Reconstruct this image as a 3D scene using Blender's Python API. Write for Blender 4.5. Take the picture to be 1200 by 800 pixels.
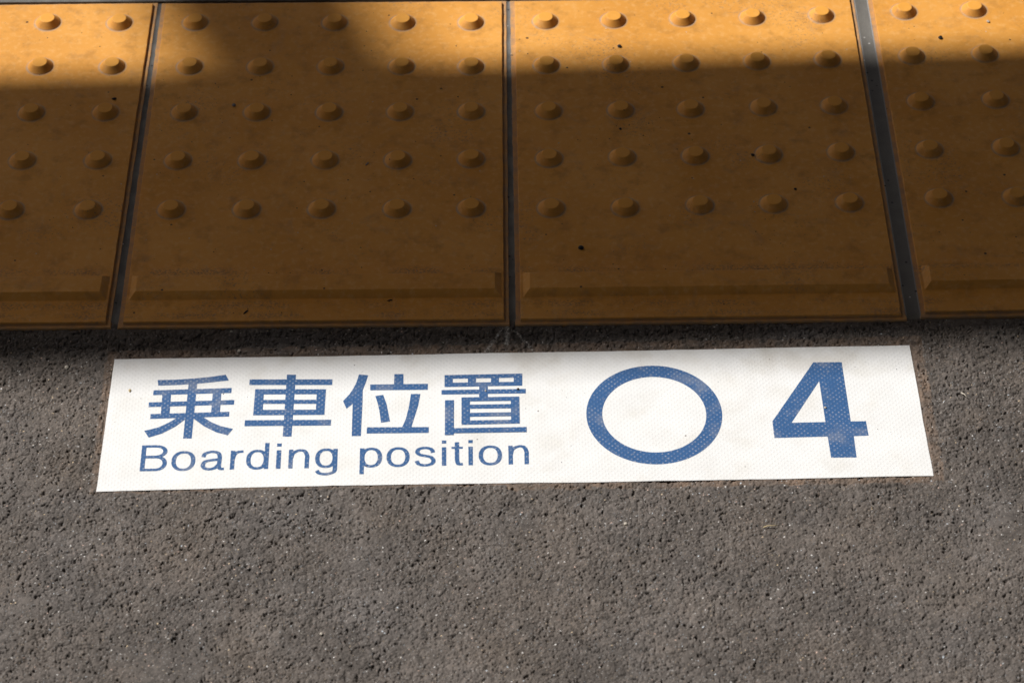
import bpy, bmesh, math, random
import numpy as np
from mathutils import Vector, Matrix, noise
from mathutils.geometry import tessellate_polygon

for o in list(bpy.data.objects): bpy.data.objects.remove(o)
SC = bpy.context.scene
COL = SC.collection
R = math.radians
random.seed(4); RNG = np.random.default_rng(7)

# measured plan positions, metres on the ground plane
CAM_POS=[0.163027, -1.54909, 1.526263]
CAM_R=[[0.9999699, -0.0013019, -0.0076532], [-0.0063339, -0.7068333, -0.7073518], [-0.0044886, 0.7073789, -0.7068203]]
CAM_LENS=99.028

# ---------------------------------------------------------------- camera
cd = bpy.data.cameras.new('camera'); cam = bpy.data.objects.new('camera', cd); COL.objects.link(cam)
cd.sensor_fit = 'HORIZONTAL'; cd.sensor_width = 36.0; cd.lens = CAM_LENS
cd.clip_start = 0.05; cd.clip_end = 2000
_x, _y, _z = CAM_R
cam.matrix_world = Matrix(((_x[0], -_y[0], -_z[0], CAM_POS[0]), (_x[1], -_y[1], -_z[1], CAM_POS[1]),
                           (_x[2], -_y[2], -_z[2], CAM_POS[2]), (0, 0, 0, 1)))
cd.dof.use_dof = True; cd.dof.focus_distance = 2.19; cd.dof.aperture_fstop = 11
SC.camera = cam
# ---------------------------------------------------------------- light
SUN_EL, SUN_AZ = R(49), R(152)          # azimuth from +X, counter-clockwise
sd = Vector((math.cos(SUN_AZ)*math.cos(SUN_EL), math.sin(SUN_AZ)*math.cos(SUN_EL), math.sin(SUN_EL)))
w = bpy.data.worlds.new('World'); SC.world = w; w.use_nodes = True
nt = w.node_tree; nt.nodes.clear()
sky = nt.nodes.new('ShaderNodeTexSky'); sky.sky_type = 'NISHITA'; sky.sun_disc = False
sky.air_density = .7; sky.dust_density = 3.0; sky.ozone_density = .4; sky.sun_elevation = SUN_EL; sky.sun_rotation = math.atan2(sd.x, sd.y)
bg = nt.nodes.new('ShaderNodeBackground'); bg.inputs[1].default_value = 0.05
ow = nt.nodes.new('ShaderNodeOutputWorld')
nt.links.new(sky.outputs[0], bg.inputs[0]); nt.links.new(bg.outputs[0], ow.inputs[0])
ld = bpy.data.lights.new('sun', 'SUN'); ld.energy = 4.8; ld.angle = R(0.53); ld.color = (1.0, 0.970, 0.935)
sun = bpy.data.objects.new('sun', ld); COL.objects.link(sun)
sun.rotation_euler = sd.to_track_quat('Z', 'Y').to_euler(); sun.location = sd*6
SC.view_settings.view_transform = 'Standard'; SC.view_settings.look = 'None'
SC.view_settings.exposure = 0.12; SC.view_settings.gamma = 1.0; SC.view_settings.use_curve_mapping = False
SC.cycles.max_bounces = 5

BUMPS={1: [[-0.43373, 0.37363], [-0.37165, 0.37314], [-0.30957, 0.37266], [-0.24798, 0.37217], [-0.18582, 0.3709], [-0.43423, 0.31352], [-0.37215, 0.31303], [-0.31007, 0.31255], [-0.24762, 0.31248], [-0.18623, 0.31183], [-0.43474, 0.25341], [-0.37266, 0.25293], [-0.31058, 0.25244], [-0.24801, 0.25208], [-0.18599, 0.25199], [-0.43524, 0.1933], [-0.37316, 0.19282], [-0.31108, 0.19233], [-0.24813, 0.19167], [-0.18619, 0.19158], [-0.43575, 0.13319], [-0.37367, 0.13271], [-0.31159, 0.13223], [-0.25075, 0.13141], [-0.18786, 0.1311]], 2: [[-0.12012, 0.37077], [-0.05995, 0.37012], [0.00056, 0.36945], [0.05934, 0.36857], [0.11852, 0.3684], [-0.12016, 0.31112], [-0.06029, 0.31026], [-0.00048, 0.30985], [0.06002, 0.30943], [0.11905, 0.30858], [-0.12002, 0.2513], [-0.0593, 0.25068], [0.0011, 0.25005], [0.06031, 0.24999], [0.11958, 0.24992], [-0.12033, 0.19039], [-0.05983, 0.1901], [0.00044, 0.18971], [0.06006, 0.18932], [0.12012, 0.19009], [-0.12087, 0.13065], [-0.05999, 0.13057], [0.0003, 0.13035], [0.061, 0.1299], [0.12066, 0.13014]], 3: [[0.18277, 0.36923], [0.24172, 0.36999], [0.30131, 0.37146], [0.36181, 0.37257], [0.42168, 0.37487], [0.18313, 0.3096], [0.24214, 0.31011], [0.30192, 0.31141], [0.3621, 0.31282], [0.42238, 0.31502], [0.18431, 0.2498], [0.24441, 0.25028], [0.30277, 0.25132], [0.36367, 0.25289], [0.42282, 0.25425], [0.18417, 0.18998], [0.24411, 0.19096], [0.30387, 0.19195], [0.36401, 0.19325], [0.42358, 0.19552], [0.1851, 0.12951], [0.24473, 0.12964], [0.30481, 0.1319], [0.36415, 0.13286], [0.42527, 0.134]], 4: [[0.49362, 0.37916], [0.55434, 0.38087], [0.61758, 0.38256], [0.67983, 0.3842], [0.74207, 0.38584], [0.49446, 0.31859], [0.55672, 0.32079], [0.61882, 0.32224], [0.68107, 0.32388], [0.74331, 0.32552], [0.49552, 0.25901], [0.55839, 0.26057], [0.62006, 0.26192], [0.68231, 0.26356], [0.74455, 0.2652], [0.49651, 0.19797], [0.55934, 0.2], [0.6213, 0.2016], [0.68355, 0.20324], [0.74579, 0.20488], [0.49774, 0.13841], [0.56029, 0.13913], [0.62254, 0.14128], [0.68479, 0.14292], [0.74704, 0.14457]]}
SHEET=[[-0.15078, -0.17047], [-0.0652, -0.16807], [0.02205, -0.16576], [0.11567, -0.16494], [0.20306, -0.16423], [0.32799, -0.16222], [0.46178, -0.15996], [0.45773, -0.02512], [0.20554, -0.02979], [0.11412, -0.031], [0.01625, -0.03307], [-0.07511, -0.03373], [-0.15064, -0.03462]]
KANJI=[[[[-0.1157, -0.0572], [-0.10296, -0.057], [-0.08848, -0.05581], [-0.0762, -0.05429], [-0.06434, -0.05195], [-0.06157, -0.05808], [-0.0736, -0.0599], [-0.08729, -0.06171], [-0.09886, -0.06252], [-0.11466, -0.06319]], [[-0.09186, -0.05913], [-0.0853, -0.05919], [-0.08501, -0.11812], [-0.09144, -0.11807]], [[-0.1178, -0.06802], [-0.05877, -0.06601], [-0.05876, -0.07135], [-0.11778, -0.07316]], [[-0.12022, -0.08066], [-0.05594, -0.07861], [-0.05597, -0.08351], [-0.12007, -0.08556]], [[-0.11784, -0.09274], [-0.05885, -0.09086], [-0.05872, -0.09583], [-0.11774, -0.0978]], [[-0.11093, -0.06858], [-0.10431, -0.06864], [-0.10351, -0.09614], [-0.11013, -0.09608]], [[-0.07283, -0.0674], [-0.06636, -0.06746], [-0.06586, -0.09448], [-0.07249, -0.09442]], [[-0.09749, -0.09668], [-0.10353, -0.10177], [-0.111, -0.10663], [-0.12109, -0.10999], [-0.11711, -0.11687], [-0.1076, -0.11285], [-0.09817, -0.10586], [-0.09125, -0.09822], [-0.09049, -0.09427], [-0.09346, -0.09325]], [[-0.0781, -0.09635], [-0.07122, -0.10185], [-0.06375, -0.10585], [-0.05496, -0.10858], [-0.05845, -0.11502], [-0.06763, -0.11171], [-0.07667, -0.10574], [-0.08518, -0.09778], [-0.08625, -0.09331], [-0.08193, -0.09335]]], [[[-0.01779, -0.05235], [-0.01085, -0.05242], [-0.0108, -0.1168], [-0.01737, -0.11674]], [[-0.04579, -0.0571], [0.0171, -0.05765], [0.01714, -0.06363], [-0.04569, -0.06309]], [[-0.04091, -0.06747], [0.01262, -0.06794], [0.01264, -0.07328], [-0.04091, -0.07312]], [[-0.03441, -0.0788], [0.0061, -0.07895], [0.00602, -0.08325], [-0.03451, -0.083]], [[-0.04084, -0.08903], [0.01258, -0.08929], [0.01261, -0.09475], [-0.04077, -0.09479]], [[-0.0409, -0.06768], [-0.03421, -0.06774], [-0.03379, -0.09465], [-0.04078, -0.09459]], [[0.00573, -0.06808], [0.01262, -0.06814], [0.0126, -0.09455], [0.00598, -0.0945]], [[-0.04662, -0.09979], [0.01787, -0.09975], [0.01791, -0.10566], [-0.04658, -0.1059]]], [[[0.03698, -0.05263], [0.03559, -0.06025], [0.03331, -0.06731], [0.03031, -0.07384], [0.02602, -0.08052], [0.02894, -0.08853], [0.03323, -0.08388], [0.03801, -0.07642], [0.0405, -0.06939], [0.04254, -0.06132], [0.04408, -0.05341]], [[0.03351, -0.07236], [0.04048, -0.06889], [0.04079, -0.08145], [0.04078, -0.11665], [0.03393, -0.11659], [0.03337, -0.08388]], [[0.06389, -0.05256], [0.07081, -0.05242], [0.07113, -0.06461], [0.06386, -0.06455]], [[0.04588, -0.06338], [0.08962, -0.06295], [0.0896, -0.06932], [0.04609, -0.06944]], [[0.05013, -0.07552], [0.05603, -0.07426], [0.05885, -0.08361], [0.06206, -0.102], [0.05535, -0.10313], [0.05411, -0.09352], [0.05235, -0.08355]], [[0.07701, -0.07354], [0.08411, -0.0736], [0.08272, -0.08581], [0.08044, -0.09672], [0.078, -0.10854], [0.07105, -0.10848], [0.07369, -0.09963], [0.07557, -0.08874]], [[0.0449, -0.10776], [0.09108, -0.10786], [0.0912, -0.11385], [0.04498, -0.11414]]], [[[0.10206, -0.05392], [0.16109, -0.0527], [0.16107, -0.05708], [0.10212, -0.05799]], [[0.10218, -0.06205], [0.16106, -0.06135], [0.16104, -0.0656], [0.10225, -0.0666]], [[0.10206, -0.05412], [0.10832, -0.05397], [0.10849, -0.06625], [0.10225, -0.0664]], [[0.11977, -0.05387], [0.12596, -0.05372], [0.12605, -0.0659], [0.11989, -0.06605]], [[0.13726, -0.05361], [0.14331, -0.05346], [0.14333, -0.06585], [0.13731, -0.066]], [[0.1546, -0.05315], [0.16109, -0.05301], [0.16104, -0.0654], [0.15458, -0.06564]], [[0.09998, -0.06971], [0.16364, -0.06895], [0.16362, -0.07369], [0.10006, -0.07444]], [[0.12837, -0.06511], [0.13491, -0.06517], [0.13511, -0.07826], [0.12846, -0.0782]], [[0.11515, -0.07749], [0.15868, -0.07696], [0.15867, -0.08147], [0.1152, -0.08179]], [[0.12115, -0.08514], [0.15289, -0.08472], [0.15288, -0.0892], [0.12119, -0.08943]], [[0.12123, -0.0936], [0.15288, -0.09318], [0.15287, -0.09734], [0.12127, -0.09766]], [[0.11543, -0.10157], [0.15897, -0.10085], [0.15895, -0.1049], [0.11548, -0.1059]], [[0.11515, -0.07769], [0.12152, -0.07764], [0.12178, -0.10556], [0.11547, -0.10571]], [[0.15232, -0.07721], [0.15868, -0.07716], [0.15896, -0.1046], [0.15258, -0.10484]], [[0.10276, -0.08048], [0.10955, -0.08034], [0.10988, -0.11616], [0.10325, -0.11639]], [[0.10965, -0.1093], [0.16402, -0.10848], [0.16414, -0.11368], [0.10972, -0.11449]]]]
FOUR=[[[0.3828, -0.04273], [0.4044, -0.0427], [0.40599, -0.10473], [0.41733, -0.10461], [0.41796, -0.11932], [0.40694, -0.11984], [0.40716, -0.14131], [0.38835, -0.14135], [0.38753, -0.12009], [0.34791, -0.12119], [0.34753, -0.10423]], [[0.3857, -0.06278], [0.38706, -0.10519], [0.36178, -0.1058]]]
LETTERS=[['B', 0.00026, 0.01982], ['o', 0.02313, 0.04073], ['a', 0.04491, 0.06224], ['r', 0.06647, 0.07586], ['d', 0.07828, 0.09484], ['i', 0.1004, 0.1039], ['n', 0.10945, 0.12475], ['g', 0.12919, 0.14565], ['p', 0.16202, 0.17837], ['o', 0.18184, 0.19885], ['s', 0.20266, 0.21807], ['i', 0.22266, 0.22596], ['t', 0.22974, 0.23818], ['i', 0.24226, 0.2456], ['o', 0.24988, 0.26709], ['n', 0.27179, 0.28687]]
LET_O=[-0.12111, -0.15073]
LET_X=[0.999863, 0.016566]

# ---------------------------------------------------------------- helpers
def tag(o, label=None, cat=None, group=None, kind=None):
    if label: o['label'] = label
    if cat: o['category'] = cat
    if group: o['group'] = group
    if kind: o['kind'] = kind
    return o
def link(name, me, mat=None, parent=None):
    o = bpy.data.objects.new(name, me); COL.objects.link(o)
    if mat: me.materials.append(mat)
    if parent: o.parent = parent
    return o
def empty(name, loc, rz=0):
    o = bpy.data.objects.new(name, None); COL.objects.link(o); o.location = loc; o.rotation_euler = (0, 0, rz)
    o.empty_display_size = 0.05
    return o
def mesh(name, verts, faces, smooth=False):
    me = bpy.data.meshes.new(name); me.from_pydata([tuple(v) for v in verts], [], faces); me.update()
    bm = bmesh.new(); bm.from_mesh(me); bmesh.ops.recalc_face_normals(bm, faces=bm.faces); bm.to_mesh(me); bm.free()
    if smooth:
        me.polygons.foreach_set('use_smooth', [True]*len(me.polygons))
    return me
def box(name, x0, x1, y0, y1, z0, z1):
    v = [(x, y, z) for z in (z0, z1) for x, y in ((x0, y0), (x1, y0), (x1, y1), (x0, y1))]
    return mesh(name, v, [(0, 3, 2, 1), (4, 5, 6, 7), (0, 1, 5, 4), (1, 2, 6, 5), (2, 3, 7, 6), (3, 0, 4, 7)])

class NT:
    """small node helper"""
    def __init__(s, name):
        s.m = bpy.data.materials.new(name); s.m.use_nodes = True; s.t = s.m.node_tree; s.t.nodes.clear()
        s.out = s.t.nodes.new('ShaderNodeOutputMaterial'); s.b = s.t.nodes.new('ShaderNodeBsdfPrincipled')
        s.t.links.new(s.b.outputs[0], s.out.inputs[0])
        s.pos = s.t.nodes.new('ShaderNodeNewGeometry').outputs['Position']
    def n(s, kind, **kw):
        n = s.t.nodes.new(kind)
        for k, v in kw.items(): setattr(n, k, v)
        return n
    def put(s, sock, v):
        if isinstance(v, bpy.types.NodeSocket): s.t.links.new(v, sock)
        else: sock.default_value = v
    def math(s, op, a, b=0.0, c=None, clamp=False):
        n = s.n('ShaderNodeMath', operation=op, use_clamp=clamp); s.put(n.inputs[0], a); s.put(n.inputs[1], b)
        if c is not None: s.put(n.inputs[2], c)
        return n.outputs[0]
    def noise(s, scale, detail=3, rough=.55, vec=None, dist=0.0):
        n = s.n('ShaderNodeTexNoise'); n.inputs['Scale'].default_value = scale; n.inputs['Detail'].default_value = detail
        n.inputs['Roughness'].default_value = rough; n.inputs['Distortion'].default_value = dist
        s.put(n.inputs['Vector'], vec or s.pos); return n.outputs['Fac']
    def voro(s, scale, out='Distance', vec=None, rnd=1.0):
        n = s.n('ShaderNodeTexVoronoi'); n.inputs['Scale'].default_value = scale; n.inputs['Randomness'].default_value = rnd
        s.put(n.inputs['Vector'], vec or s.pos); return n.outputs[out]
    def ramp(s, v, lo, hi, a=0.0, b=1.0):
        n = s.n('ShaderNodeMapRange', interpolation_type='SMOOTHSTEP'); s.put(n.inputs[0], v)
        n.inputs[1].default_value = lo; n.inputs[2].default_value = hi; n.inputs[3].default_value = a; n.inputs[4].default_value = b
        return n.outputs[0]
    def mix(s, f, a, b, blend='MIX'):
        n = s.n('ShaderNodeMix', data_type='RGBA', blend_type=blend); s.put(n.inputs[0], f)
        for i, v in ((6, a), (7, b)): s.put(n.inputs[i], v if isinstance(v, bpy.types.NodeSocket) else (*v, 1.0))
        return n.outputs[2]
    def sep(s, v):
        n = s.n('ShaderNodeSeparateXYZ'); s.put(n.inputs[0], v); return n.outputs
    def bump(s, h, strength, dist):
        n = s.n('ShaderNodeBump'); s.put(n.inputs['Height'], h); n.inputs['Strength'].default_value = strength
        n.inputs['Distance'].default_value = dist; s.t.links.new(n.outputs[0], s.b.inputs['Normal'])
    def fin(s, col, rough=.8, spec=.5):
        s.put(s.b.inputs['Base Color'], col if isinstance(col, bpy.types.NodeSocket) else (*col, 1.0))
        s.put(s.b.inputs['Roughness'], rough); s.b.inputs['Specular IOR Level'].default_value = spec
        return s.m

# ---------------------------------------------------------------- materials
def tile_material(name, dusty_foot=False, tone=(0, 0, 0)):
    s = NT(name)
    base = s.mix(s.ramp(s.noise(9, 3), .3, .7), (.64, .284, .046), (.74, .350, .072))
    base = s.mix(s.ramp(s.noise(190, 5, .62), .48, .68, 0, .34), base, (.78, .46, .18))       # pale mottling
    base = s.mix(s.ramp(s.noise(60, 4, .65), .48, .74, 0, .6), base, (.42, .19, .038))
    base = s.mix(s.ramp(s.noise(28, 5, .7, dist=1.2), .54, .74, 0, .34), base, (.40, .24, .12))  # grey film of dirt
    # scuffs and grime in patches
    grime = s.math('MULTIPLY', s.ramp(s.noise(14, 2), .5, .72), s.ramp(s.noise(420, 3, .7), .54, .66))
    base = s.mix(s.math('MULTIPLY', grime, .7), base, (.15, .12, .11))
    # dirt caught behind and below the raised bar, running along the tile
    yy = s.sep(s.pos)[1]
    for y0, hw in ((.057, .008), (.020, .007), (.009, .006)):
        band = s.ramp(s.math('ABSOLUTE', s.math('SUBTRACT', yy, y0)), 0, hw, 1, 0)
        smut = s.math('MULTIPLY', band, s.math('MULTIPLY', s.ramp(s.noise(26, 3), .40, .62), s.ramp(s.noise(480, 4, .75), .44, .62)))
        base = s.mix(s.math('MULTIPLY', smut, .65), base, (.13, .10, .09))
    # small pits and soot specks
    vd, vc = s.voro(150, 'Distance'), s.voro(150, 'Color')
    on = s.math('LESS_THAN', s.sep(vc)[0], .11)
    rad = s.math('MULTIPLY', s.math('POWER', s.sep(vc)[1], 3.0), .14)
    pit = s.math('MULTIPLY', on, s.math('LESS_THAN', vd, s.math('ADD', rad, .045)))
    base = s.mix(s.math('MULTIPLY', pit, .9), base, (.02, .017, .015))
    vd2, vc2 = s.voro(90, 'Distance'), s.voro(90, 'Color')
    wpt = s.math('MULTIPLY', s.math('LESS_THAN', s.sep(vc2)[2], .012), s.math('LESS_THAN', vd2, .05))
    base = s.mix(s.math('MULTIPLY', wpt, .8), base, (.55, .52, .48))
    z = s.sep(s.pos)[2]
    edge = s.ramp(z, -.0022, -.0004, 1, 0)                    # worn, dusty rebate round the tile
    base = s.mix(s.math('MULTIPLY', edge, s.ramp(s.noise(120, 4), .2, .8, .25, .8)), base, (.34, .235, .16))
    if dusty_foot:
        tc = s.n('ShaderNodeTexCoord').outputs['Object']; x, y, _ = s.sep(tc)
        r = s.math('SQRT', s.math('ADD', s.math('MULTIPLY', x, x), s.math('MULTIPLY', y, y)))
        ring = s.math('MULTIPLY', s.ramp(r, .0100, .0113), s.ramp(r, .0114, .0132, 1, 0))
        ring = s.math('MULTIPLY', ring, s.ramp(s.noise(170, 3), .3, .7, .3, .8))
        base = s.mix(ring, base, (.37, .29, .22))
    if dusty_foot:
        base = s.mix(s.ramp(z, .0049, .0055, 0, .7), base, (.78, .36, .055))   # brighter, more saturated top of the dot
    h = s.math('ADD', s.math('MULTIPLY', s.noise(900, 4, .7), .35), s.math('MULTIPLY', s.noise(70, 3), .9))
    h = s.math('SUBTRACT', h, s.math('MULTIPLY', pit, .6))
    s.bump(h, .5, .0006)
    return s.fin(base, s.ramp(s.noise(40, 4), .3, .7, .5, .68), .28)
M_TILE = tile_material('ochre_tactile_tile')
M_BUMP = tile_material('ochre_tactile_bump', True)

def mortar_material(name, a, b, rough=.75):
    s = NT(name)
    c = s.mix(s.ramp(s.noise(60, 4), .3, .7), a, b)
    vd, vc = s.voro(300, 'Distance'), s.voro(300, 'Color')
    c = s.mix(s.math('MULTIPLY', s.math('LESS_THAN', s.sep(vc)[0], .022), s.math('LESS_THAN', vd, .24)), c, (.5, .48, .45))
    c = s.mix(s.math('MULTIPLY', s.math('LESS_THAN', s.sep(vc)[1], .05), s.math('LESS_THAN', vd, .3)), c, (.03, .03, .03))
    s.bump(s.noise(500, 5, .7), .6, .0008)
    return s.fin(c, rough, .4)
M_MORTAR = mortar_material('grey_mortar', (.095, .092, .087), (.16, .154, .144))
M_SEAL = mortar_material('smooth_grey_sealant', (.125, .118, .105), (.155, .146, .13), .6)
M_SEALEDGE = mortar_material('pale_sealant_edge', (.30, .29, .28), (.24, .235, .23))
M_COPING = mortar_material('coping_concrete', (.26, .25, .235), (.34, .33, .31), .85)
M_BALLAST = mortar_material('track_bed', (.14, .12, .10), (.22, .20, .18), .9)

def asphalt_material(name, use_attr):
    s = NT(name)
    if use_attr:
        a = s.n('ShaderNodeAttribute', attribute_name='tint', attribute_type='GEOMETRY'); base = a.outputs['Color']
        base = s.mix(s.ramp(s.noise(700, 3, .6), .35, .7, 0, .22), base, (.2, .172, .15), 'MIX')
        s.bump(s.noise(1500, 3, .7), .55, .00035)
    else:
        base = s.mix(s.ramp(s.noise(420, 4, .7), .35, .65), (.062, .054, .048), (.150, .128, .113))
        base = s.mix(s.ramp(s.noise(24, 4, .6), .35, .7, 0, .4), base, (.150, .123, .105))
        vd, vc = s.voro(520, 'Distance'), s.voro(520, 'Color')
        base = s.mix(s.math('MULTIPLY', s.math('LESS_THAN', s.sep(vc)[0], .02), s.math('LESS_THAN', vd, .3)), base, (.6, .55, .5))
        h = s.math('SUBTRACT', s.math('MULTIPLY', s.noise(300, 6, .75), 1.6), s.math('MULTIPLY', s.voro(330), 1.1))
        s.bump(h, 1.0, .0035)
    return s.fin(base, .8, .35)
M_ASPH = asphalt_material('asphalt_near', True)
M_ASPH_FAR = asphalt_material('asphalt_wide', False)

# lattice of small raised cells pressed into the film of the sign (square lattice turned 45 degrees)
def film_material(name, base_col, printed):
    s = NT(name)
    x, y, _ = s.sep(s.pos)
    c, sn = math.cos(R(46)), math.sin(R(46)); P = .00322
    wob = s.math('MULTIPLY', s.math('SUBTRACT', s.noise(22, 2), .5), .0010)
    u = s.math('DIVIDE', s.math('ADD', s.math('ADD', s.math('MULTIPLY', x, c), s.math('MULTIPLY', y, sn)), wob), P)
    v = s.math('DIVIDE', s.math('ADD', s.math('SUBTRACT', s.math('MULTIPLY', y, c), s.math('MULTIPLY', x, sn)), wob), P)
    fu = s.math('SUBTRACT', s.math('FRACT', u), .5); fv = s.math('SUBTRACT', s.math('FRACT', v), .5)
    d = s.math('SQRT', s.math('ADD', s.math('MULTIPLY', fu, fu), s.math('MULTIPLY', fv, fv)))
    knob = s.ramp(d, .08, .34, 1, 0)
    # how worn each cell is
    wear = s.ramp(s.noise(150, 3), .34, .66, .08, 1.0)
    base = s.mix(s.ramp(s.noise(35, 3), .3, .7), base_col, tuple(k*1.06 for k in base_col))
    if printed:
        f = s.math('MULTIPLY', s.math('MULTIPLY', s.ramp(d, .12, .27, 1, 0), wear), .46)
        base = s.mix(f, base, (.50, .50, .54))
        base = s.mix(s.ramp(s.noise(260, 5, .75), .57, .72, 0, .6), base, (.34, .35, .38))
        base = s.mix(s.ramp(s.noise(38, 4, .6), .52, .72, 0, .35), base, (.30, .31, .34))     # rubbed print
    else:
        base = s.mix(s.ramp(s.noise(30, 4, .6), .48, .74, 0, .34), base, (.60, .57, .50))         # faint dirt
        up = s.ramp(y, -.075, -.03, .25, 1)
        base = s.mix(s.math('MULTIPLY', s.math('MULTIPLY', s.ramp(s.noise(17, 4, .6), .50, .68), up), .38), base, (.47, .42, .34))
        base = s.mix(s.math('MULTIPLY', knob, .12), base, (.55, .54, .52))
    vd, vc = s.voro(110, 'Distance'), s.voro(110, 'Color')
    sp = s.math('MULTIPLY', s.math('LESS_THAN', s.sep(vc)[0], .06), s.math('LESS_THAN', vd, s.math('MULTIPLY', s.sep(vc)[1], .085)))
    base = s.mix(s.math('MULTIPLY', sp, .8), base, (.12, .09, .07))
    h = s.math('ADD', s.math('MULTIPLY', knob, 1.0), s.math('MULTIPLY', s.noise(60, 4), 1.2))
    s.bump(h, .45 if printed else .28, .00035)
    return s.fin(base, .42 if printed else .5, .4)
M_WHITE = film_material('white_reflective_film', (.74, .742, .735), False)
M_BLUE = film_material('blue_print', (.037, .105, .250), True)

def plain(name, col, rough=.8):
    s = NT(name); c = s.mix(s.noise(900, 3), col, tuple(k*.6 for k in col)); s.bump(s.noise(1500, 3), .6, .0003)
    return s.fin(c, rough, .4)
M_BLACK = plain('black_grit', (.018, .016, .016), .6)
M_GREY = plain('grey_grit', (.30, .29, .28))
M_PALE = plain('pale_grit', (.62, .56, .47))
M_STRAW = plain('dry_straw', (.62, .50, .28))
M_STEEL = plain('painted_steel', (.42, .43, .42), .5)

# ---------------------------------------------------------------- the platform surface
Z0 = -.0042
def smooth_field(nx, ny, dx, cell, rng):
    """value noise of the given cell size sampled on the grid"""
    gx, gy = int(nx*dx/cell)+4, int(ny*dx/cell)+4
    g = rng.standard_normal((gy, gx))
    X = np.arange(nx)*dx/cell; Y = np.arange(ny)*dx/cell
    xi = X.astype(int); yi = Y.astype(int); fx = X-xi; fy = Y-yi
    fx = fx*fx*(3-2*fx); fy = fy*fy*(3-2*fy)
    a = g[yi][:, xi]; b = g[yi][:, xi+1]; c = g[yi+1][:, xi]; d = g[yi+1][:, xi+1]
    return (a*(1-fx)+b*fx)*(1-fy)[:, None]+(c*(1-fx)+d*fx)*fy[:, None]

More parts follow.
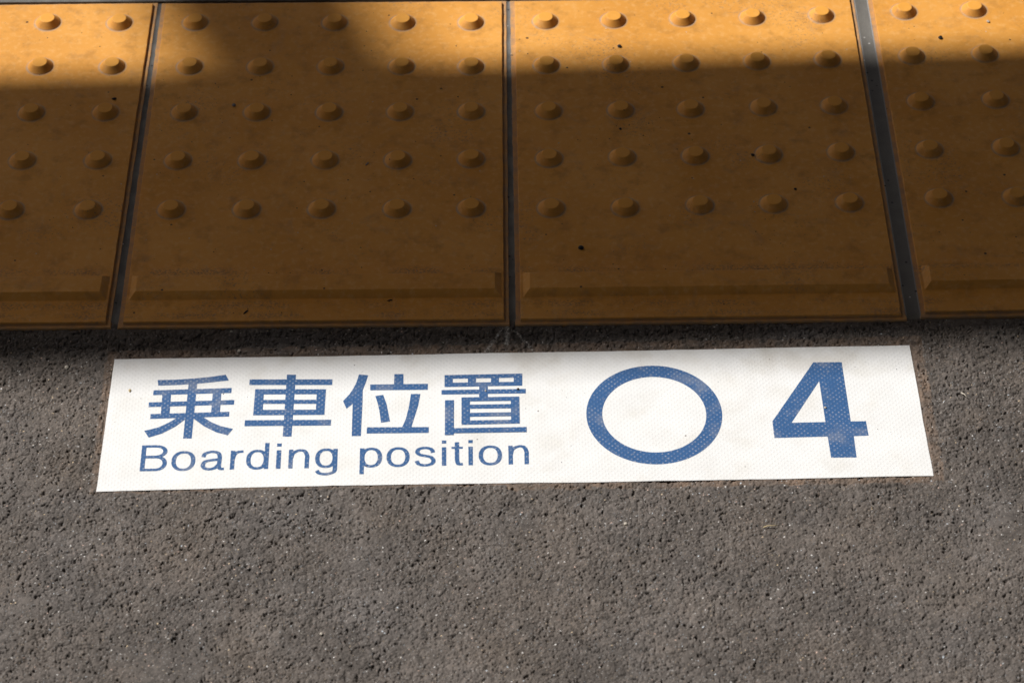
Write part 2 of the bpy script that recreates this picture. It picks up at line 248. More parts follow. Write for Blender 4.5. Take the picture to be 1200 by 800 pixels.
def asphalt():
    dx = .00052; x0, x1, y0, y1 = -.44, .74, -.46, .004
    nx, ny = int((x1-x0)/dx)+1, int((y1-y0)/dx)+1
    H = np.full((ny, nx), -.0022)
    Tn = np.zeros((ny, nx))
    area = (x1-x0)*(y1-y0)
    # stones of graded sizes pressed into the binder
    for rad, dens, zc, zs in ((.0040, 4000, -.0030, .0004), (.0026, 26000, -.0015, .0004), (.0015, 150000, -.0007, .00035), (.0009, 800000, -.00045, .00032)):
        n = int(area*dens); k = int(math.ceil(rad*1.25/dx))
        cx = RNG.random(n)*(nx-1); cy = RNG.random(n)*(ny-1)
        el = .75+.5*RNG.random(n); an = RNG.random(n)*np.pi; zz = zc+zs*RNG.standard_normal(n); rr = rad*(.75+.45*RNG.random(n))
        tx = .35*RNG.standard_normal(n); ty = .35*RNG.standard_normal(n); tone = RNG.standard_normal(n)
        ix = np.round(cx).astype(int); iy = np.round(cy).astype(int)
        for j in range(-k, k+1):
            for i in range(-k, k+1):
                px, py = ix+i, iy+j
                ok = (px >= 0) & (px < nx) & (py >= 0) & (py < ny)
                ddx = (px-cx)*dx; ddy = (py-cy)*dx
                a = (ddx*np.cos(an)+ddy*np.sin(an))*el; b = (-ddx*np.sin(an)+ddy*np.cos(an))/el
                q = 1-(a*a+b*b)/(rr*rr)
                ok &= q > 0
                val = zz+rr*.72*np.minimum(1, 1.5*np.sqrt(np.clip(q, 0, 1)))+(ddx*tx+ddy*ty)*.6
                fl = (py*nx+px)[ok]; vv = val[ok]
                better = vv > H.ravel()[fl]
                np.maximum.at(H.ravel(), fl, vv)
                Tn.ravel()[fl[better]] = tone[ok][better]
    H = np.minimum(H, .0009+.25*(H-.0009))
    # warp so outlines turn ragged
    wx = smooth_field(nx, ny, dx, .0016, RNG)*.00042/dx+smooth_field(nx, ny, dx, .005, RNG)*.0007/dx
    wy = smooth_field(nx, ny, dx, .0016, RNG)*.00042/dx+smooth_field(nx, ny, dx, .005, RNG)*.0007/dx
    YY, XX = np.mgrid[0:ny, 0:nx]
    sx = np.clip(XX+wx, 0, nx-2); sy = np.clip(YY+wy, 0, ny-2)
    xi = sx.astype(int); yi = sy.astype(int); fx = sx-xi; fy = sy-yi
    H = (H[yi, xi]*(1-fx)+H[yi, xi+1]*fx)*(1-fy)+(H[yi+1, xi]*(1-fx)+H[yi+1, xi+1]*fx)*fy
    Tn = Tn[yi, xi]
    # pits where stones are gone, gentle waves, grit
    pit = np.clip(smooth_field(nx, ny, dx, .0042, RNG)+.6*smooth_field(nx, ny, dx, .013, RNG)-1.25, 0, 1)
    H -= pit*.0010
    crest = np.clip(smooth_field(nx, ny, dx, .009, RNG), -1.5, 1.5)
    H = H*(1-.16*crest)+.0003*smooth_field(nx, ny, dx, .014, RNG)+.0006*smooth_field(nx, ny, dx, .06, RNG)
    for cell, gate in ((.0045, -.1), (.008, .1)):
        fz = np.clip(1-np.abs(smooth_field(nx, ny, dx, cell, RNG))/.16, 0, 1)*np.clip((smooth_field(nx, ny, dx, cell*3.2, RNG)-gate)*2, 0, 1)
        H -= fz*.0010
    H += .00013*smooth_field(nx, ny, dx, .0011, RNG)+.00011*RNG.standard_normal((ny, nx))
    H = np.where(H < -.0004, -.0004+(H+.0004)*.62, H)
    H = np.clip(H, -.0032, .0016)
    X = x0+XX*dx; Y = y0+YY*dx
    # under the sign the film has pressed the surface flat
    ang = math.atan2(SHEET[6][1]-SHEET[0][1], SHEET[6][0]-SHEET[0][0])
    ca, sa = math.cos(ang), math.sin(ang); ox, oy = SHEET[0]
    U = (X-ox)*ca+(Y-oy)*sa; V = -(X-ox)*sa+(Y-oy)*ca
    L, Wd = .6128, .136
    ins = np.minimum(np.minimum(U, L-U), np.minimum(V, Wd-V))
    H = np.where(ins > -.0008, np.minimum(H, .0004), H)
    H = np.where(Y > -.004, np.minimum(H, .0004), H)
    # own colour of binder, stones and dirt
    t = .074+.017*Tn+.009*smooth_field(nx, ny, dx, .03, RNG)+.006*smooth_field(nx, ny, dx, .08, RNG)+.006*smooth_field(nx, ny, dx, .002, RNG)+.006*smooth_field(nx, ny, dx, .012, RNG)
    t = np.clip(t, .045, .2); C = np.stack([t*1.17, t*1.0, t*.885], -1)
    wm = smooth_field(nx, ny, dx, .045, RNG)*.5+smooth_field(nx, ny, dx, .02, RNG)*.35
    C *= (1+np.stack([.035*wm, 0*wm, -.045*wm], -1))
    # brown glue stain in a margin round the sign, wider above and at the right
    mg = np.minimum(np.minimum(U+.005, L+.0085-U), np.minimum(V+np.where(U > .30, .0065, .002), Wd+.0095-V))
    st = np.clip(mg/.0015+.5*smooth_field(nx, ny, dx, .004, RNG), 0, 1)*(.55+.25*smooth_field(nx, ny, dx, .006, RNG)).clip(.15, .95)
    C = C*(1-st[..., None])+st[..., None]*np.array([.165, .112, .078])*(1+.12*Tn[..., None]).clip(.6, 1.5)
    # mortar smeared from the tile joint, a lane and two splayed trails
    for (ax, ay, bx, by, wdt, k) in ((.1500, -.001, .1490, -.020, .0021, 1.4), (.146, -.004, .1335, -.028, .0014, .9), (.155, -.006, .172, -.031, .0013, .8)):
        vx, vy = bx-ax, by-ay; q = ((X-ax)*vx+(Y-ay)*vy)/(vx*vx+vy*vy)
        dd = np.hypot(X-ax-np.clip(q, 0, 1)*vx, Y-ay-np.clip(q, 0, 1)*vy)
        f = np.clip(1.3-dd/wdt, 0, 1)*(RNG.random((ny, nx)) < k*.45)*min(k, 1)
        C = C*(1-f[..., None])+f[..., None]*np.array([.55, .53, .50])
    # chips of pale stone
    n = int(area*5200); kx = RNG.integers(1, nx-2, n); ky = RNG.integers(1, ny-2, n)
    pal = np.array([[.85, .83, .80], [.8, .62, .40], [.78, .55, .45], [.7, .78, .85], [.95, .93, .9], [.6, .56, .5]])
    pc = pal[RNG.integers(0, len(pal), n)]
    C[ky, kx] = pc
    m = RNG.random(n) < .45; C[ky[m], kx[m]+1] = pc[m]; m = RNG.random(n) < .25; C[ky[m]+1, kx[m]] = pc[m]*.8
    H[ky, kx] += .0002
    n = int(area*80000); kx = RNG.integers(1, nx-2, n); ky = RNG.integers(1, ny-2, n)
    C[ky, kx] = pal[RNG.integers(0, len(pal), n)]*(.25+.25*RNG.random((n, 1)))
    C = np.clip(C, .02, .95)
    # mesh
    me = bpy.data.meshes.new('platform_pavement')
    co = np.stack([X, Y, H+Z0], -1).astype(np.float32).reshape(-1, 3)
    nv = nx*ny; me.vertices.add(nv); me.vertices.foreach_set('co', co.ravel())
    idx = np.arange(nv).reshape(ny, nx)
    q = np.stack([idx[:-1, :-1], idx[:-1, 1:], idx[1:, 1:], idx[1:, :-1]], -1).reshape(-1, 4).astype(np.int32)
    nf = len(q); me.loops.add(nf*4); me.loops.foreach_set('vertex_index', q.ravel())
    me.polygons.add(nf); me.polygons.foreach_set('loop_start', np.arange(0, nf*4, 4, dtype=np.int32))
    me.polygons.foreach_set('use_smooth', np.ones(nf, dtype=bool))
    me.update(calc_edges=True)
    at = me.attributes.new('tint', 'FLOAT_COLOR', 'POINT')
    at.data.foreach_set('color', np.concatenate([C.reshape(-1, 3), np.ones((nv, 1))], 1).astype(np.float32).ravel())
    o = link('platform_pavement', me, M_ASPH); tag(o, kind='structure')
    # the rest of the platform floor, butted around the near piece
    zz = Z0-.0005; v = []; f = []
    for (a, b, c, d) in ((-60, x0, -8, y1), (x1, 60, -8, y1), (x0, x1, -8, y0)):
        k = len(v); v += [(a, c, zz), (b, c, zz), (b, d, zz), (a, d, zz)]; f.append((k, k+1, k+2, k+3))
    tag(link('pavement', mesh('pavement', v, f), M_ASPH_FAR), kind='structure')
asphalt()

tag(link('concrete_bed', box('concrete_bed', -60, 60, .0045, .404, -.12, -.0075), M_MORTAR), kind='structure')
tag(link('platform_coping', box('platform_coping', -60, 60, .4125, .86, -.12, -.0012), M_COPING), kind='structure')
tag(link('far_joint', box('far_joint', -60, 60, .4045, .4120, -.12, -.0028), M_MORTAR), kind='structure')
tag(link('ground', mesh('ground', [(-900, -900, -1.1), (900, -900, -1.1), (900, 900, -1.1), (-900, 900, -1.1)], [(0, 1, 2, 3)]), M_BALLAST), kind='structure')

# unseen beams added overhead, placed and sized to throw the shade on the tiles
def shadow_caster(name, sx, sy, length, width, h, t, rz, mat=M_STEEL):
    """a beam whose shadow centre falls at (sx, sy) on the floor"""
    me = box(name, -length/2, length/2, -width/2, width/2, 0, t)
    k = (h+t*.5)/sd.z
    o = link(name, me, mat); o.location = (sx+sd.x*k, sy+sd.y*k, h); o.rotation_euler = (0, 0, rz)
    return tag(o, kind='structure')
shadow_caster('shade_beam', .15, .158, 14, .252, 3.6, .16, R(2.1))
shadow_caster('shade_beam_upper', .15, .051, 14, .112, 4.1, .16, R(1.6))
shadow_caster('shade_beam_slanted', -.184, .66, 1.2, .170, 7.2, .04, R(-65.5))
# unseen sheets added to block skylight: over the camera side, right and far left
tag(link('sky_blocker', box('sky_blocker', -30, 30, -9, .45, 3.45, 3.50), M_STEEL), kind='structure')
tag(link('sky_blocker', box('sky_blocker', -1.82, 30, .47, 5.5, 3.45, 3.50), M_STEEL), kind='structure')

tag(link('sky_blocker', box('sky_blocker', -30, -1.84, 3.2, 5.5, 3.45, 3.50), M_STEEL), kind='structure')

# ---------------------------------------------------------------- tactile tiles
def slab_mesh(corners, org):
    """corners NL, NR, FR, FL of the top; a small step, a sloping rebate and the wall below, edges a little uneven"""
    prof = ((0.0, 0.0), (.0003, -.0002), (.0007, -.0026), (.0040, -.0025), (.0047, -.0036), (.0047, -.0140))
    c = [Vector((p[0]-org[0], p[1]-org[1])) for p in corners]
    cen = sum(c, Vector((0, 0)))/4
    rings = []
    pts = []
    for i in range(4):
        a, b = c[i], c[(i+1) % 4]; d = (b-a).normalized(); nrm = Vector((d.y, -d.x))
        n = int((b-a).length/.0035)
        for k in range(n): pts.append((a+(b-a)*(k/n), nrm, k == 0, i))
    N = len(pts)
    nrm_prev = [ (pts[(j-1) % N][1]) for j in range(N)]
    verts = []; seed = org[0]*37
    for pi, (off, z) in enumerate(prof):
        for j, (p, nr, corner, side) in enumerate(pts):
            if corner: n2 = (nr+nrm_prev[j])
            else: n2 = nr
            jit = noise.noise(Vector((p.x*140, p.y*140, seed)))*.00022+noise.noise(Vector((p.x*420, p.y*420, seed+3)))*.00014
            chip = max(0, noise.noise(Vector((p.x*60, p.y*60, seed+9)))-.52)*.004 if pi in (0, 1, 2) else 0
            q = p+n2*(off+(jit if pi < 5 else 0)-chip*(1 if pi else .8))
            zz = z+(noise.noise(Vector((q.x*200, q.y*200, seed+5)))*.00018 if 0 < pi < 5 else 0)
            verts.append((q.x, q.y, zz))
    faces = [tuple(range(N))]
    for pi in range(len(prof)-1):
        for j in range(N):
            k = (j+1) % N
            faces.append((pi*N+j, pi*N+k, (pi+1)*N+k, (pi+1)*N+j))
    return mesh('slab', verts, faces)

def bump_mesh():
    prof = [(.0142, .00003), (.0116, .00005), (.0111, .00012), (.0109, .0004), (.0107, .0007), (.0065, .0050), (.0063, .0053), (.0061, .00548), (.0058, .00555), (.0054, .00556), (0, .00557)]
    n = 40; v = []; f = []
    for r, z in prof[:-1]:
        for k in range(n):
            a = 2*math.pi*k/n; v.append((r*math.cos(a), r*math.sin(a), z))
    v.append((0, 0, prof[-1][1])); L = len(prof)-1
    for i in range(L-1):
        for k in range(n): f.append((i*n+k, i*n+(k+1) % n, (i+1)*n+(k+1) % n, (i+1)*n+k))
    for k in range(n): f.append(((L-1)*n+k, (L-1)*n+(k+1) % n, len(v)-1))
    return mesh('raised_dot', v, f, True)
BUMP_ME = bump_mesh(); BUMP_ME.materials.append(M_BUMP)

def bar_mesh(a, b, c, d):
    """base corners near-left, near-right, far-right, far-left; 5 mm high with 45 degree flanks"""
    P = [Vector((*q, 0)) for q in (a, b, c, d)]
    cen = sum(P, Vector())/4
    ux = (P[1]-P[0]).normalized(); uy = Vector((-ux.y, ux.x, 0)); sg = ((1, 1), (-1, 1), (-1, -1), (1, -1))
    v = []
    for off, z in ((-.0004, .00002), (.0002, .0004), (.0044, .0046), (.0050, .0050)):
        for p, (i, j) in zip(P, sg): q = p+ux*i*off+uy*j*off; v.append((q.x, q.y, z))
    f = [(12, 13, 14, 15)]
    for r in range(3):
        for k in range(4): f.append((r*4+k, r*4+(k+1) % 4, r*4+4+(k+1) % 4, r*4+4+k))
    return mesh('raised_bar', v, f)

def tile(corners, bumps, label, bar_l=.0022, bar_r=.0016):
    ox = sum(c[0] for c in corners)/4; oy = sum(c[1] for c in corners)/4
    t = empty('tactile_tile', (ox, oy, 0))
    tag(t, label, 'paving tile', 'yellow brown tactile tiles laid in a row')
    link('slab', slab_mesh(corners, (ox, oy)), M_TILE, t)
    for bx, by in bumps:
        b = link('raised_dot', BUMP_ME, None, t); b.location = (bx-ox, by-oy, 0); b.rotation_euler[2] = random.random()*6
    NL, NR, FR, FL = [Vector(c) for c in corners]
    ux = (NR-NL).normalized(); uyl = (FL-NL).normalized(); uyr = (FR-NR).normalized()
    a = NL+ux*bar_l+uyl*.0238; b = NR-ux*bar_r+uyr*.0238; c = b+uyr*.027; d = a+uyl*.027
    link('raised_bar', bar_mesh(*[(q.x-ox, q.y-oy) for q in (a, b, c, d)]), M_TILE, t)
    return t
tiles = {
 1: [[-.4560, .0012], [-.1614, .0030], [-.1597, .3975], [-.4540, .3955]],
 2: [[-.1470, .0028], [.1468, .0036], [.1446, .3970], [-.1478, .3970]],
 3: [[.1606, .0036], [.4541, .0060], [.4476, .4005], [.1566, .3970]],
 4: [[.4738, .0088], [.7680, .0130], [.7620, .4080], [.4680, .4045]]}
tile(tiles[1], BUMPS[1], 'tactile tile at the left end, cut off with only two columns of dots showing')
tile(tiles[2], BUMPS[2], 'whole tactile tile above the kanji, a dark patch of shade in its sunlit top', .0022, .0016)
tile(tiles[3], BUMPS[3], 'whole tactile tile above the blue ring, between the thin joint and the wide joint')
tile(tiles[4], BUMPS[4], 'tactile tile at the right end, beyond the wide grey joint')

def shifted(n, dx, dy): return [[c[0]+dx, c[1]+dy] for c in tiles[n]], [[b[0]+dx, b[1]+dy] for b in BUMPS[n]]
tile(*shifted(1, -.303, -.002), 'tactile tile of the same row standing just beyond the left edge of the photo')
tile(*shifted(4, .303, .003), 'tactile tile of the same row standing just beyond the right edge of the photo')

def joint(pts, z, mat, label, edge=None):
    v = []; n = 60
    (nl, nr, fr, fl) = pts
    for k in range(n+1):
        t = k/n
        for s_, (a, b) in ((0, (nl, fl)), (.5, None), (1, (nr, fr))) if False else (): pass
        L = Vector(nl).lerp(Vector(fl), t); Rr = Vector(nr).lerp(Vector(fr), t)
        for s_ in (0, .08, .3, .5, .7, .92, 1):
            q = L.lerp(Rr, s_)
            zz = z+noise.noise(Vector((q.x*300, q.y*90, 2)))*.00025+(abs(s_-.5)**2)*.0022
            if k == 0: zz -= .003
            v.append((q.x, q.y+(noise.noise(Vector((q.x*400, 0, 4)))*.0012 if k == 0 else 0), zz))
    f = []
    for k in range(n):
        for i in range(6): f.append((k*7+i, k*7+i+1, k*7+7+i+1, k*7+7+i))
    me = mesh('joint_filler', v, f, True)
    o = link('joint_filler', me, mat)
    if edge:
        me.materials.append(edge)
        for p in me.polygons:
            if p.index % 6 in (0, 5): p.material_index = 1
    o.data.update()
    for p in me.polygons:
        if p.normal.z < 0: me.flip_normals(); break
    return tag(o, label, 'joint filler', 'fillers in the joints between the tactile tiles')
joint(((-.1573, -.0010), (-.1508, -.0010), (-.1518, .4015), (-.1556, .4015)), -.0034, M_MORTAR, 'thin grey mortar joint at the left end tile, near the first kanji')
joint(((.1508, -.0005), (.1566, -.0005), (.1526, .4015), (.1487, .4015)), -.0034, M_MORTAR, 'thin grey mortar joint between the two whole tiles')
joint(((.4580, .0010), (.4700, .0015), (.4640, .4075), (.4518, .4055)), -.0029, M_SEAL, 'wide smooth dark grey joint with pale edges, above the number 4', M_SEALEDGE)

# ---------------------------------------------------------------- the sign
ZS = -.0034
org = Vector((SHEET[0][0], SHEET[0][1]))
sign = empty('boarding_position_sign', (org.x, org.y, ZS))
tag(sign, 'long white sign stuck on asphalt with blue kanji, words, ring and number 4', 'floor sign')

def flat_piece(name, loops, z, mat, parent, thick=.00006, smooth_sheet=False):
    """polygon with holes -> thin solid, coordinates relative to the sign"""
    L = [[Vector((p[0]-org.x, p[1]-org.y, 0)) for p in lp] for lp in loops]
    tri = tessellate_polygon(L); pts = [p for lp in L for p in lp]; n = len(pts)
    v = [(p.x, p.y, z) for p in pts]+[(p.x, p.y, z-thick) for p in pts]
    f = [tuple(t) for t in tri]; k = 0
    for lp in L:
        m = len(lp)
        for i in range(m): a, b = k+i, k+(i+1) % m; f.append((a, b, b+n, a+n))
        k += m
    me = bpy.data.meshes.new(name); me.from_pydata(v, [], f); me.update()
    bm = bmesh.new(); bm.from_mesh(me); bmesh.ops.recalc_face_normals(bm, faces=bm.faces)
    up = sum(fc.normal.z*fc.calc_area() for fc in bm.faces if abs(fc.normal.z) > .9)
    if up < 0: bmesh.ops.reverse_faces(bm, faces=bm.faces)
    bm.to_mesh(me); bm.free()
    return link(name, me, mat, parent)
def join_polys(name, polys, z0, mat, parent):
    """overlapping strokes of one character, each a hair above the last"""
    V = []; F = []
    for i, pl in enumerate(polys):
        z = z0+i*.000012; k = len(V); L = [Vector((p[0]-org.x, p[1]-org.y, 0)) for p in pl]
        V += [(p.x, p.y, z) for p in L]
        ar = sum(L[a].x*L[(a+1) % len(L)].y-L[(a+1) % len(L)].x*L[a].y for a in range(len(L)))
        for t in tessellate_polygon([L]):
            a, b, c = [L[j] for j in t]
            cr = (b.x-a.x)*(c.y-a.y)-(c.x-a.x)*(b.y-a.y)
            F.append(tuple(k+j for j in (t if cr > 0 else t[::-1])))
    me = bpy.data.meshes.new(name); me.from_pydata(V, [], F); me.update()
    return link(name, me, mat, parent)
# densify the outline so it can be slightly uneven like a hand-cut, walked-on film
out = []
for i, p in enumerate(SHEET):
    q = SHEET[(i+1) % len(SHEET)]; n = max(2, int(math.dist(p, q)/.006))
    for k in range(n):
        x = p[0]+(q[0]-p[0])*k/n; y = p[1]+(q[1]-p[1])*k/n; j = .00022 if k else 0
        out.append((x+(noise.noise(Vector((x*90, y*90, 1)))+1.6*noise.noise(Vector((x*22, y*22, 3))))*j, y+(noise.noise(Vector((x*90, y*90, 7)))+1.6*noise.noise(Vector((x*22, y*22, 5))))*j))
flat_piece('sheet', [out], 0, M_WHITE, sign, .0005)
for polys in KANJI: join_polys('kanji_character', polys, .00006, M_BLUE, sign)
def circle(cx, cy, r, n=120): return [(cx+r*math.cos(2*math.pi*k/n), cy+r*math.sin(2*math.pi*k/n)) for k in range(n)]
flat_piece('ring_symbol', [circle(.2597, -.0961, .05085), circle(.2597, -.0961, .0389)[::-1]], .00006, M_BLUE, sign, .00003)
flat_piece('numeral', FOUR, .00006, M_BLUE, sign, .00003)

# roman line: wide light grotesque drawn as pen strokes (millimetres, baseline at 0, x-height 19)
lo = Vector(LET_O); lx = Vector(LET_X); ly = Vector((-lx.y, lx.x))
PX, PY = 3.3, 2.5
def arc(cx, cy, rx, ry, a0, a1, n=28, e=2.25):
    o = []
    for k in range(n+1):
        a = R(a0+(a1-a0)*k/n); c, s_ = math.cos(a), math.sin(a)
        o.append((cx+rx*math.copysign(abs(c)**(2/e), c), cy+ry*math.copysign(abs(s_)**(2/e), s_)))
    return o
def spline(P, n=8):
    o = []; Q = [P[0]]+list(P)+[P[-1]]
    for i in range(1, len(Q)-2):
        for k in range(n):
            u = k/n; p0, p1, p2, p3 = Q[i-1:i+3]
            o.append(tuple(.5*(2*p1[c]+(p2[c]-p0[c])*u+(2*p0[c]-5*p1[c]+4*p2[c]-p3[c])*u*u+(3*p1[c]-p0[c]-3*p2[c]+p3[c])*u**3) for c in (0, 1)))
    return o+[P[-1]]
def rect(x0, x1, y0, y1): return ('R', x0, x1, y0, y1)
def glyph(ch, W):
    st = 3.3; m = st/2
    if ch == 'B':
        return [rect(0, st+.2, 0, 26), [(2, 24.8), (6, 24.8), (10.2, 24.8)]+arc(10.2, 19.5, W-1.9-10.2, 5.3, 88, -88, e=2.1)+[(10.2, 14.2), (2, 14.2)],
                [(2, 13.9), (11.3, 13.9)]+arc(11.3, 7.55, W-1.6-11.3, 6.35, 88, -88, e=2.1)+[(11.3, 1.2), (2, 1.2)]]
    if ch == 'o': return [arc(W/2, 9.5, W/2-1.6, 8.75, 0, 360, 64)]
    if ch == 'a':
        return [spline([(1.6, 12.9), (2.7, 16.3), (7.6, 18.25), (12.2, 16.9), (13.6, 13.2), (13.6, 8), (13.5, 3.6), (14.6, 1.1), (W, .95)]),
                spline([(13.6, 11.2), (11.4, 10.3), (7.2, 9.7), (3.2, 8.4), (1.6, 5), (3.0, 1.9), (6.6, .8), (10.6, 2.0), (13.2, 5.2)])]
    if ch == 'r': return [rect(0, st, 0, 19), spline([(1.9, 11), (3.0, 15.2), (5.6, 17.5), (W, 17.9)])]
    if ch == 'd': return [rect(W-st, W, 0, 26.2), arc((W-.5)/2, 9.5, (W-.5)/2-1.6, 8.75, 0, 360, 64)]
    if ch == 'p': return [rect(0, st, -6.9, 19), arc((W+.5)/2, 9.5, (W+.5)/2-1.9, 8.75, 0, 360, 64)]
    if ch == 'g': return [rect(W-st, W, 0, 19), arc((W-.5)/2, 9.7, (W-.5)/2-1.6, 8.55, 0, 360, 64),
                          [(W-m, 2), (W-m, 0)]+spline([(W-m, -.6), (W-2.6, -4.1), (W/2+.6, -6.2), (3.6, -5.3), (1.5, -2.5)])]
    if ch == 'n': return [rect(0, st, 0, 19), spline([(1.9, 10.5), (3.2, 15.2), (7.6, 17.95), (11.6, 17.2), (W-m, 12.6), (W-m, 8), (W-m, 0)])]
    if ch == 'i': return [rect(0, W, 0, 18.6), rect(0, W, 22.2, 25.4)]
    if ch == 's': return [spline([(W-1.9, 13.2), (W-3.2, 16.7), (7.7, 18.25), (3.1, 17.0), (1.9, 13.8), (4.1, 11.3), (8.0, 10.1), (12.0, 8.7), (W-1.6, 5.2), (W-3.1, 2.0), (7.6, .75), (3.0, 2.1), (1.4, 5.4)])]
    if ch == 't': return [rect(0, W, 16.7, 18.8), [(4.1, 23.4), (4.1, 12)]+spline([(4.1, 5.5), (4.9, 1.9), (6.6, 1.15), (W, 1.3)])]
def letter(ch, ul, ur):
    W = (ur-ul)*1000; V = []; F = []
    def add(x, y, z):
        q = lo+lx*(ul+x/1000)+ly*(y/1000)-org; V.append((q.x, q.y, z)); return len(V)-1
    for i, st in enumerate(glyph(ch, W)):
        z = .00006+i*.000012
        if st[0] == 'R':
            _, a, b, c, d = st; F.append((add(a, c, z), add(b, c, z), add(b, d, z), add(a, d, z))); continue
        P = [st[0]]
        for q in st[1:]:
            if math.dist(q, P[-1]) > .02: P.append(q)
        closed = math.dist(P[0], P[-1]) < .3 and len(P) > 40
        prev = None; first = None; n = len(P)
        for k in range(n):
            a = P[(k-1) % (n-1)] if closed else P[max(0, k-1)]
            b = P[(k+1) % (n-1)] if closed else P[min(n-1, k+1)]
            if closed and k == n-1: a, b = P[n-2], P[1]
            if closed and k == 0: a, b = P[n-2], P[1]
            d = Vector((b[0]-a[0], b[1]-a[1])).normalized(); nr = Vector((-d.y, d.x)); w_ = .5*math.hypot(nr.x*PX, nr.y*PY)
            cur = (add(P[k][0]+nr.x*w_, P[k][1]+nr.y*w_, z), add(P[k][0]-nr.x*w_, P[k][1]-nr.y*w_, z))
            if prev: F.append((prev[0], prev[1], cur[1], cur[0]))
            prev = cur
    me = bpy.data.meshes.new('letter'); me.from_pydata(V, [], F); me.update()
    bm = bmesh.new(); bm.from_mesh(me)
    for fc in bm.faces:
        if fc.normal.z < 0: fc.normal_flip()
    bm.to_mesh(me); bm.free()
    return link('letter', me, M_BLUE, sign)
for ch, ul, ur in LETTERS: letter(ch, ul, ur)

# ---------------------------------------------------------------- grit and litter
def pebble(x, y, z, r, mat, label, squash=.6, name='pebble', cat='pebble', st=(1, 1)):
    bm = bmesh.new(); bmesh.ops.create_icosphere(bm, subdivisions=3, radius=1)
    sd_ = random.random()*50
    for v in bm.verts:
        k = 1+.28*noise.noise(v.co*1.3+Vector((sd_, 0, 0)))+.12*noise.noise(v.co*3+Vector((0, sd_, 0)))
        v.co = Vector((v.co.x*r*k*st[0], v.co.y*r*k*st[1], v.co.z*r*k*squash))
    me = bpy.data.meshes.new(name); bm.to_mesh(me); bm.free()
    o = link(name, me, mat); o.location = (x, y, z+r*squash*.8); o.rotation_euler[2] = random.random()*6
    return tag(o, label, cat)
def stick(name, pts, r, mat, label, cat):
    n = 7; v = []; f = []
    for i, p in enumerate(pts):
        a = Vector(pts[max(0, i-1)]); b = Vector(pts[min(len(pts)-1, i+1)]); d = (b-a).normalized()
        s_ = d.cross(Vector((0, 0, 1))).normalized(); u = s_.cross(d); rr = r*(1-.45*i/(len(pts)-1))
        for k in range(n):
            an = 2*math.pi*k/n; v.append(Vector(p)+s_*math.cos(an)*rr+u*math.sin(an)*rr*.7)
    for i in range(len(pts)-1):
        for k in range(n): f.append((i*n+k, i*n+(k+1) % n, (i+1)*n+(k+1) % n, (i+1)*n+k))
    f.append(tuple(range(n))); f.append(tuple(range((len(pts)-1)*n, len(pts)*n)))
    return tag(link(name, mesh(name, v, f, True), mat), label, cat)
pebble(.2082, .0822, 0, .0020, M_BLACK, 'largest black pebble, lying on the tile above the blue circle below its left dots')
pebble(.3510, .1924, 0, .0014, M_BLACK, 'black pebble against the left side of a dot on the tile above the circle')
pebble(-.0793, .2596, 0, .0016, M_GREY, 'small grey pebble between two dots on the tile above the kanji')
pebble(.5211, .3426, 0, .0018, M_BLACK, 'round black pebble on the sunlit part of the right end tile')
pebble(.2458, .3340, 0, .0017, M_BLACK, 'black crumb on the sunlit part of the tile above the circle')
pebble(.5647, .3643, 0, .0014, M_PALE, 'pale pebble on the sunlit right end tile just below a dot')
pebble(.2435, .2262, 0, .0012, M_BLACK, 'tiny black crumb in shade under a second row dot above the ring')
pebble(-.1804, .2689, 0, .0015, M_BLACK, 'black crumb above right of a dot on the left end tile', st=(1.3, .7))
pebble(.3829, .1503, 0, .0012, M_BLACK, 'small black crumb between two lowest dots of the tile above the circle')
pebble(-.0531, .0121, 0, .0012, M_BLACK, 'dark flake on the bottom strip of the tile above the kanji', .4, 'flake', 'flake', (2.2, .6))
pebble(.0350, .1845, 0, .0012, M_GREY, 'grey scrap beside a fourth row dot on the tile above the kanji', .4, 'flake', 'flake', (2.0, .5))
pebble(.0584, .0243, 0, .0009, M_BLACK, 'dark crumb row on the bottom strip of the tile above the kanji, right half', .5, 'flake', 'flake', (2.6, .6))
pebble(-.1864, -.0430, Z0, .0017, M_PALE, 'pale stone chip on the asphalt off the top left corner of the sign')
pebble(.1333, -.0709, ZS, .0008, M_PALE, 'tiny white grain on the fourth kanji')
pebble(.1578, -.0695, ZS, .0010, M_BLACK, 'tiny black grain at the right end of the fourth kanji')
pebble(.3880, -.0907, ZS, .0009, M_PALE, 'tiny white grain on the stem of the number 4')
pebble(-.1358, -.0683, ZS, .0011, M_STRAW, 'yellowish seed on the white sheet left of the first kanji', .5, 'seed', 'seed', (1.5, .8))
for i, (x, y, lb) in enumerate(((-.0630, -.0060, 'pale chip on the shaded asphalt just under the tile edge above the second kanji'),
                                (-.0560, -.0270, 'yellowish chip on the asphalt above the top edge of the sign, by the second kanji'),
                                (.0200, -.3050, 'whitish stone chip on the bare asphalt low in the picture, left of the middle'),
                                (.2350, -.2050, 'cream stone chip on the asphalt below the ring'))):
    pebble(x, y, Z0+.0006, .0011+.0002*(i % 2), M_PALE, lb)
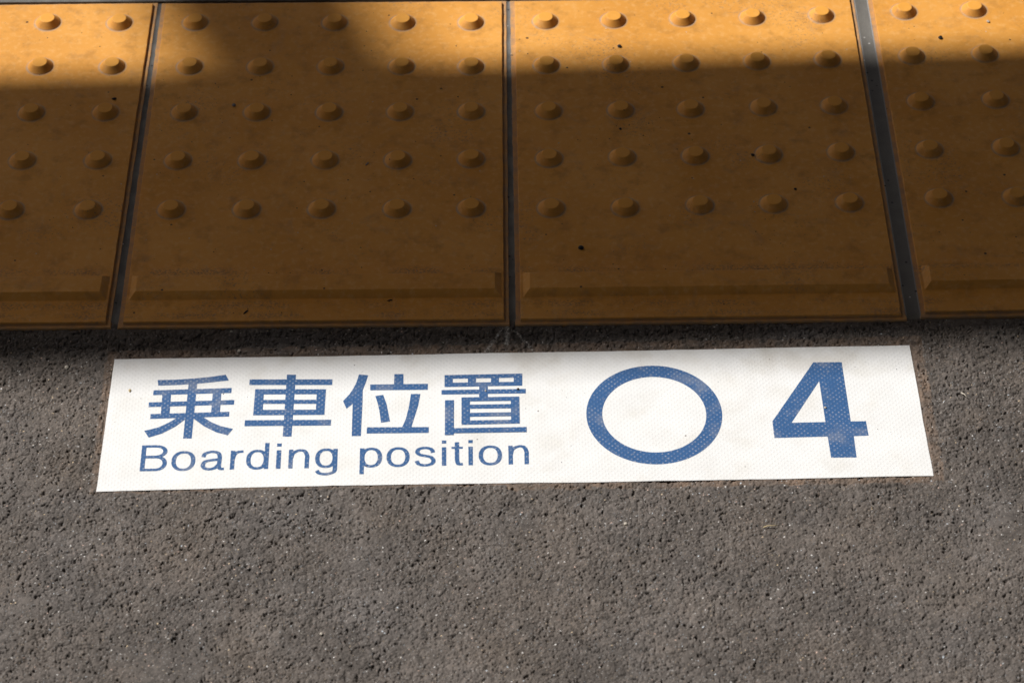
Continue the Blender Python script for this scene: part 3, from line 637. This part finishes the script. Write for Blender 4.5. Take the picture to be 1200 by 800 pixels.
# loose grit too fine to count, caught along joints, the raised bars and the ring of dots, a little on the sign
def grit():
    bm = bmesh.new(); rnd = random.Random(11)
    def chip(x, y, z, r, mi):
        v = []
        for k in range(5):
            a = k*1.257+rnd.random()*.7; v.append(bm.verts.new((x+math.cos(a)*r*rnd.uniform(.7, 1.3), y+math.sin(a)*r*rnd.uniform(.6, 1.2), z-.0001)))
        top = bm.verts.new((x+rnd.uniform(-.3, .3)*r, y+rnd.uniform(-.3, .3)*r, z+r*rnd.uniform(.6, 1.1)))
        for k in range(5): f = bm.faces.new((v[k], v[(k+1) % 5], top)); f.material_index = mi
    def on_joint(x): return any(abs(x-j) < w_ for j, w_ in ((-.1545, .0085), (.1530, .0085), (.4620, .0125)))
    spots = []
    for _ in range(420):
        x, y = rnd.uniform(-.33, .66), rnd.uniform(.006, .40)
        spots.append((x, y))
    for cx, cy, sx_, sy_, n in ((.36, .11, .012, .022, 45), (-.19, .125, .02, .008, 26), (0, .057, .12, .003, 40), (.31, .058, .12, .003, 44), (.26, .225, .02, .012, 30), (-.10, .245, .03, .02, 24),
                                (0, .012, .12, .004, 24), (.055, .024, .006, .0015, 14), (.33, .015, .11, .005, 20), (.58, .06, .04, .03, 22), (.03, .17, .03, .02, 22)):
        for _ in range(n): spots.append((rnd.gauss(cx, sx_), rnd.gauss(cy, sy_)))
    for x, y in spots:
        if not (.006 < y < .395) or .0255 < y < .056: continue
        r = min(.0009, .00022+abs(rnd.gauss(0, .00022)))
        chip(x, y, -.0034 if on_joint(x) else 0.0, r, 1 if rnd.random() < .13 else 0)
    for _ in range(120):
        x, y = rnd.uniform(-.145, .452), min(-.037, -.16+.125*rnd.random()**.7)
        chip(x, y, ZS, .00018+abs(rnd.gauss(0, .00017)), 1 if rnd.random() < .2 else 0)
    me = bpy.data.meshes.new('fine_grit'); bm.to_mesh(me); bm.free()
    o = link('fine_grit', me, M_BLACK); me.materials.append(M_PALE)
    tag(o, 'fine dark and pale grit scattered over the tiles and the sign', 'grit', kind='stuff')
grit()
stick('straw', [(.334, -.2095, -.0028), (.337, -.2088, -.0018), (.341, -.2090, -.0015), (.3445, -.2078, -.0024)], .00045, M_STRAW, 'short bent yellow straw on the asphalt below the number 4', 'straw')
stick('twig', [(.4915, -.0765, -.0026), (.4935, -.0795, -.0014), (.4955, -.0825, -.0022)], .0006, M_PALE, 'short pale twig on the asphalt right of the sign', 'twig')
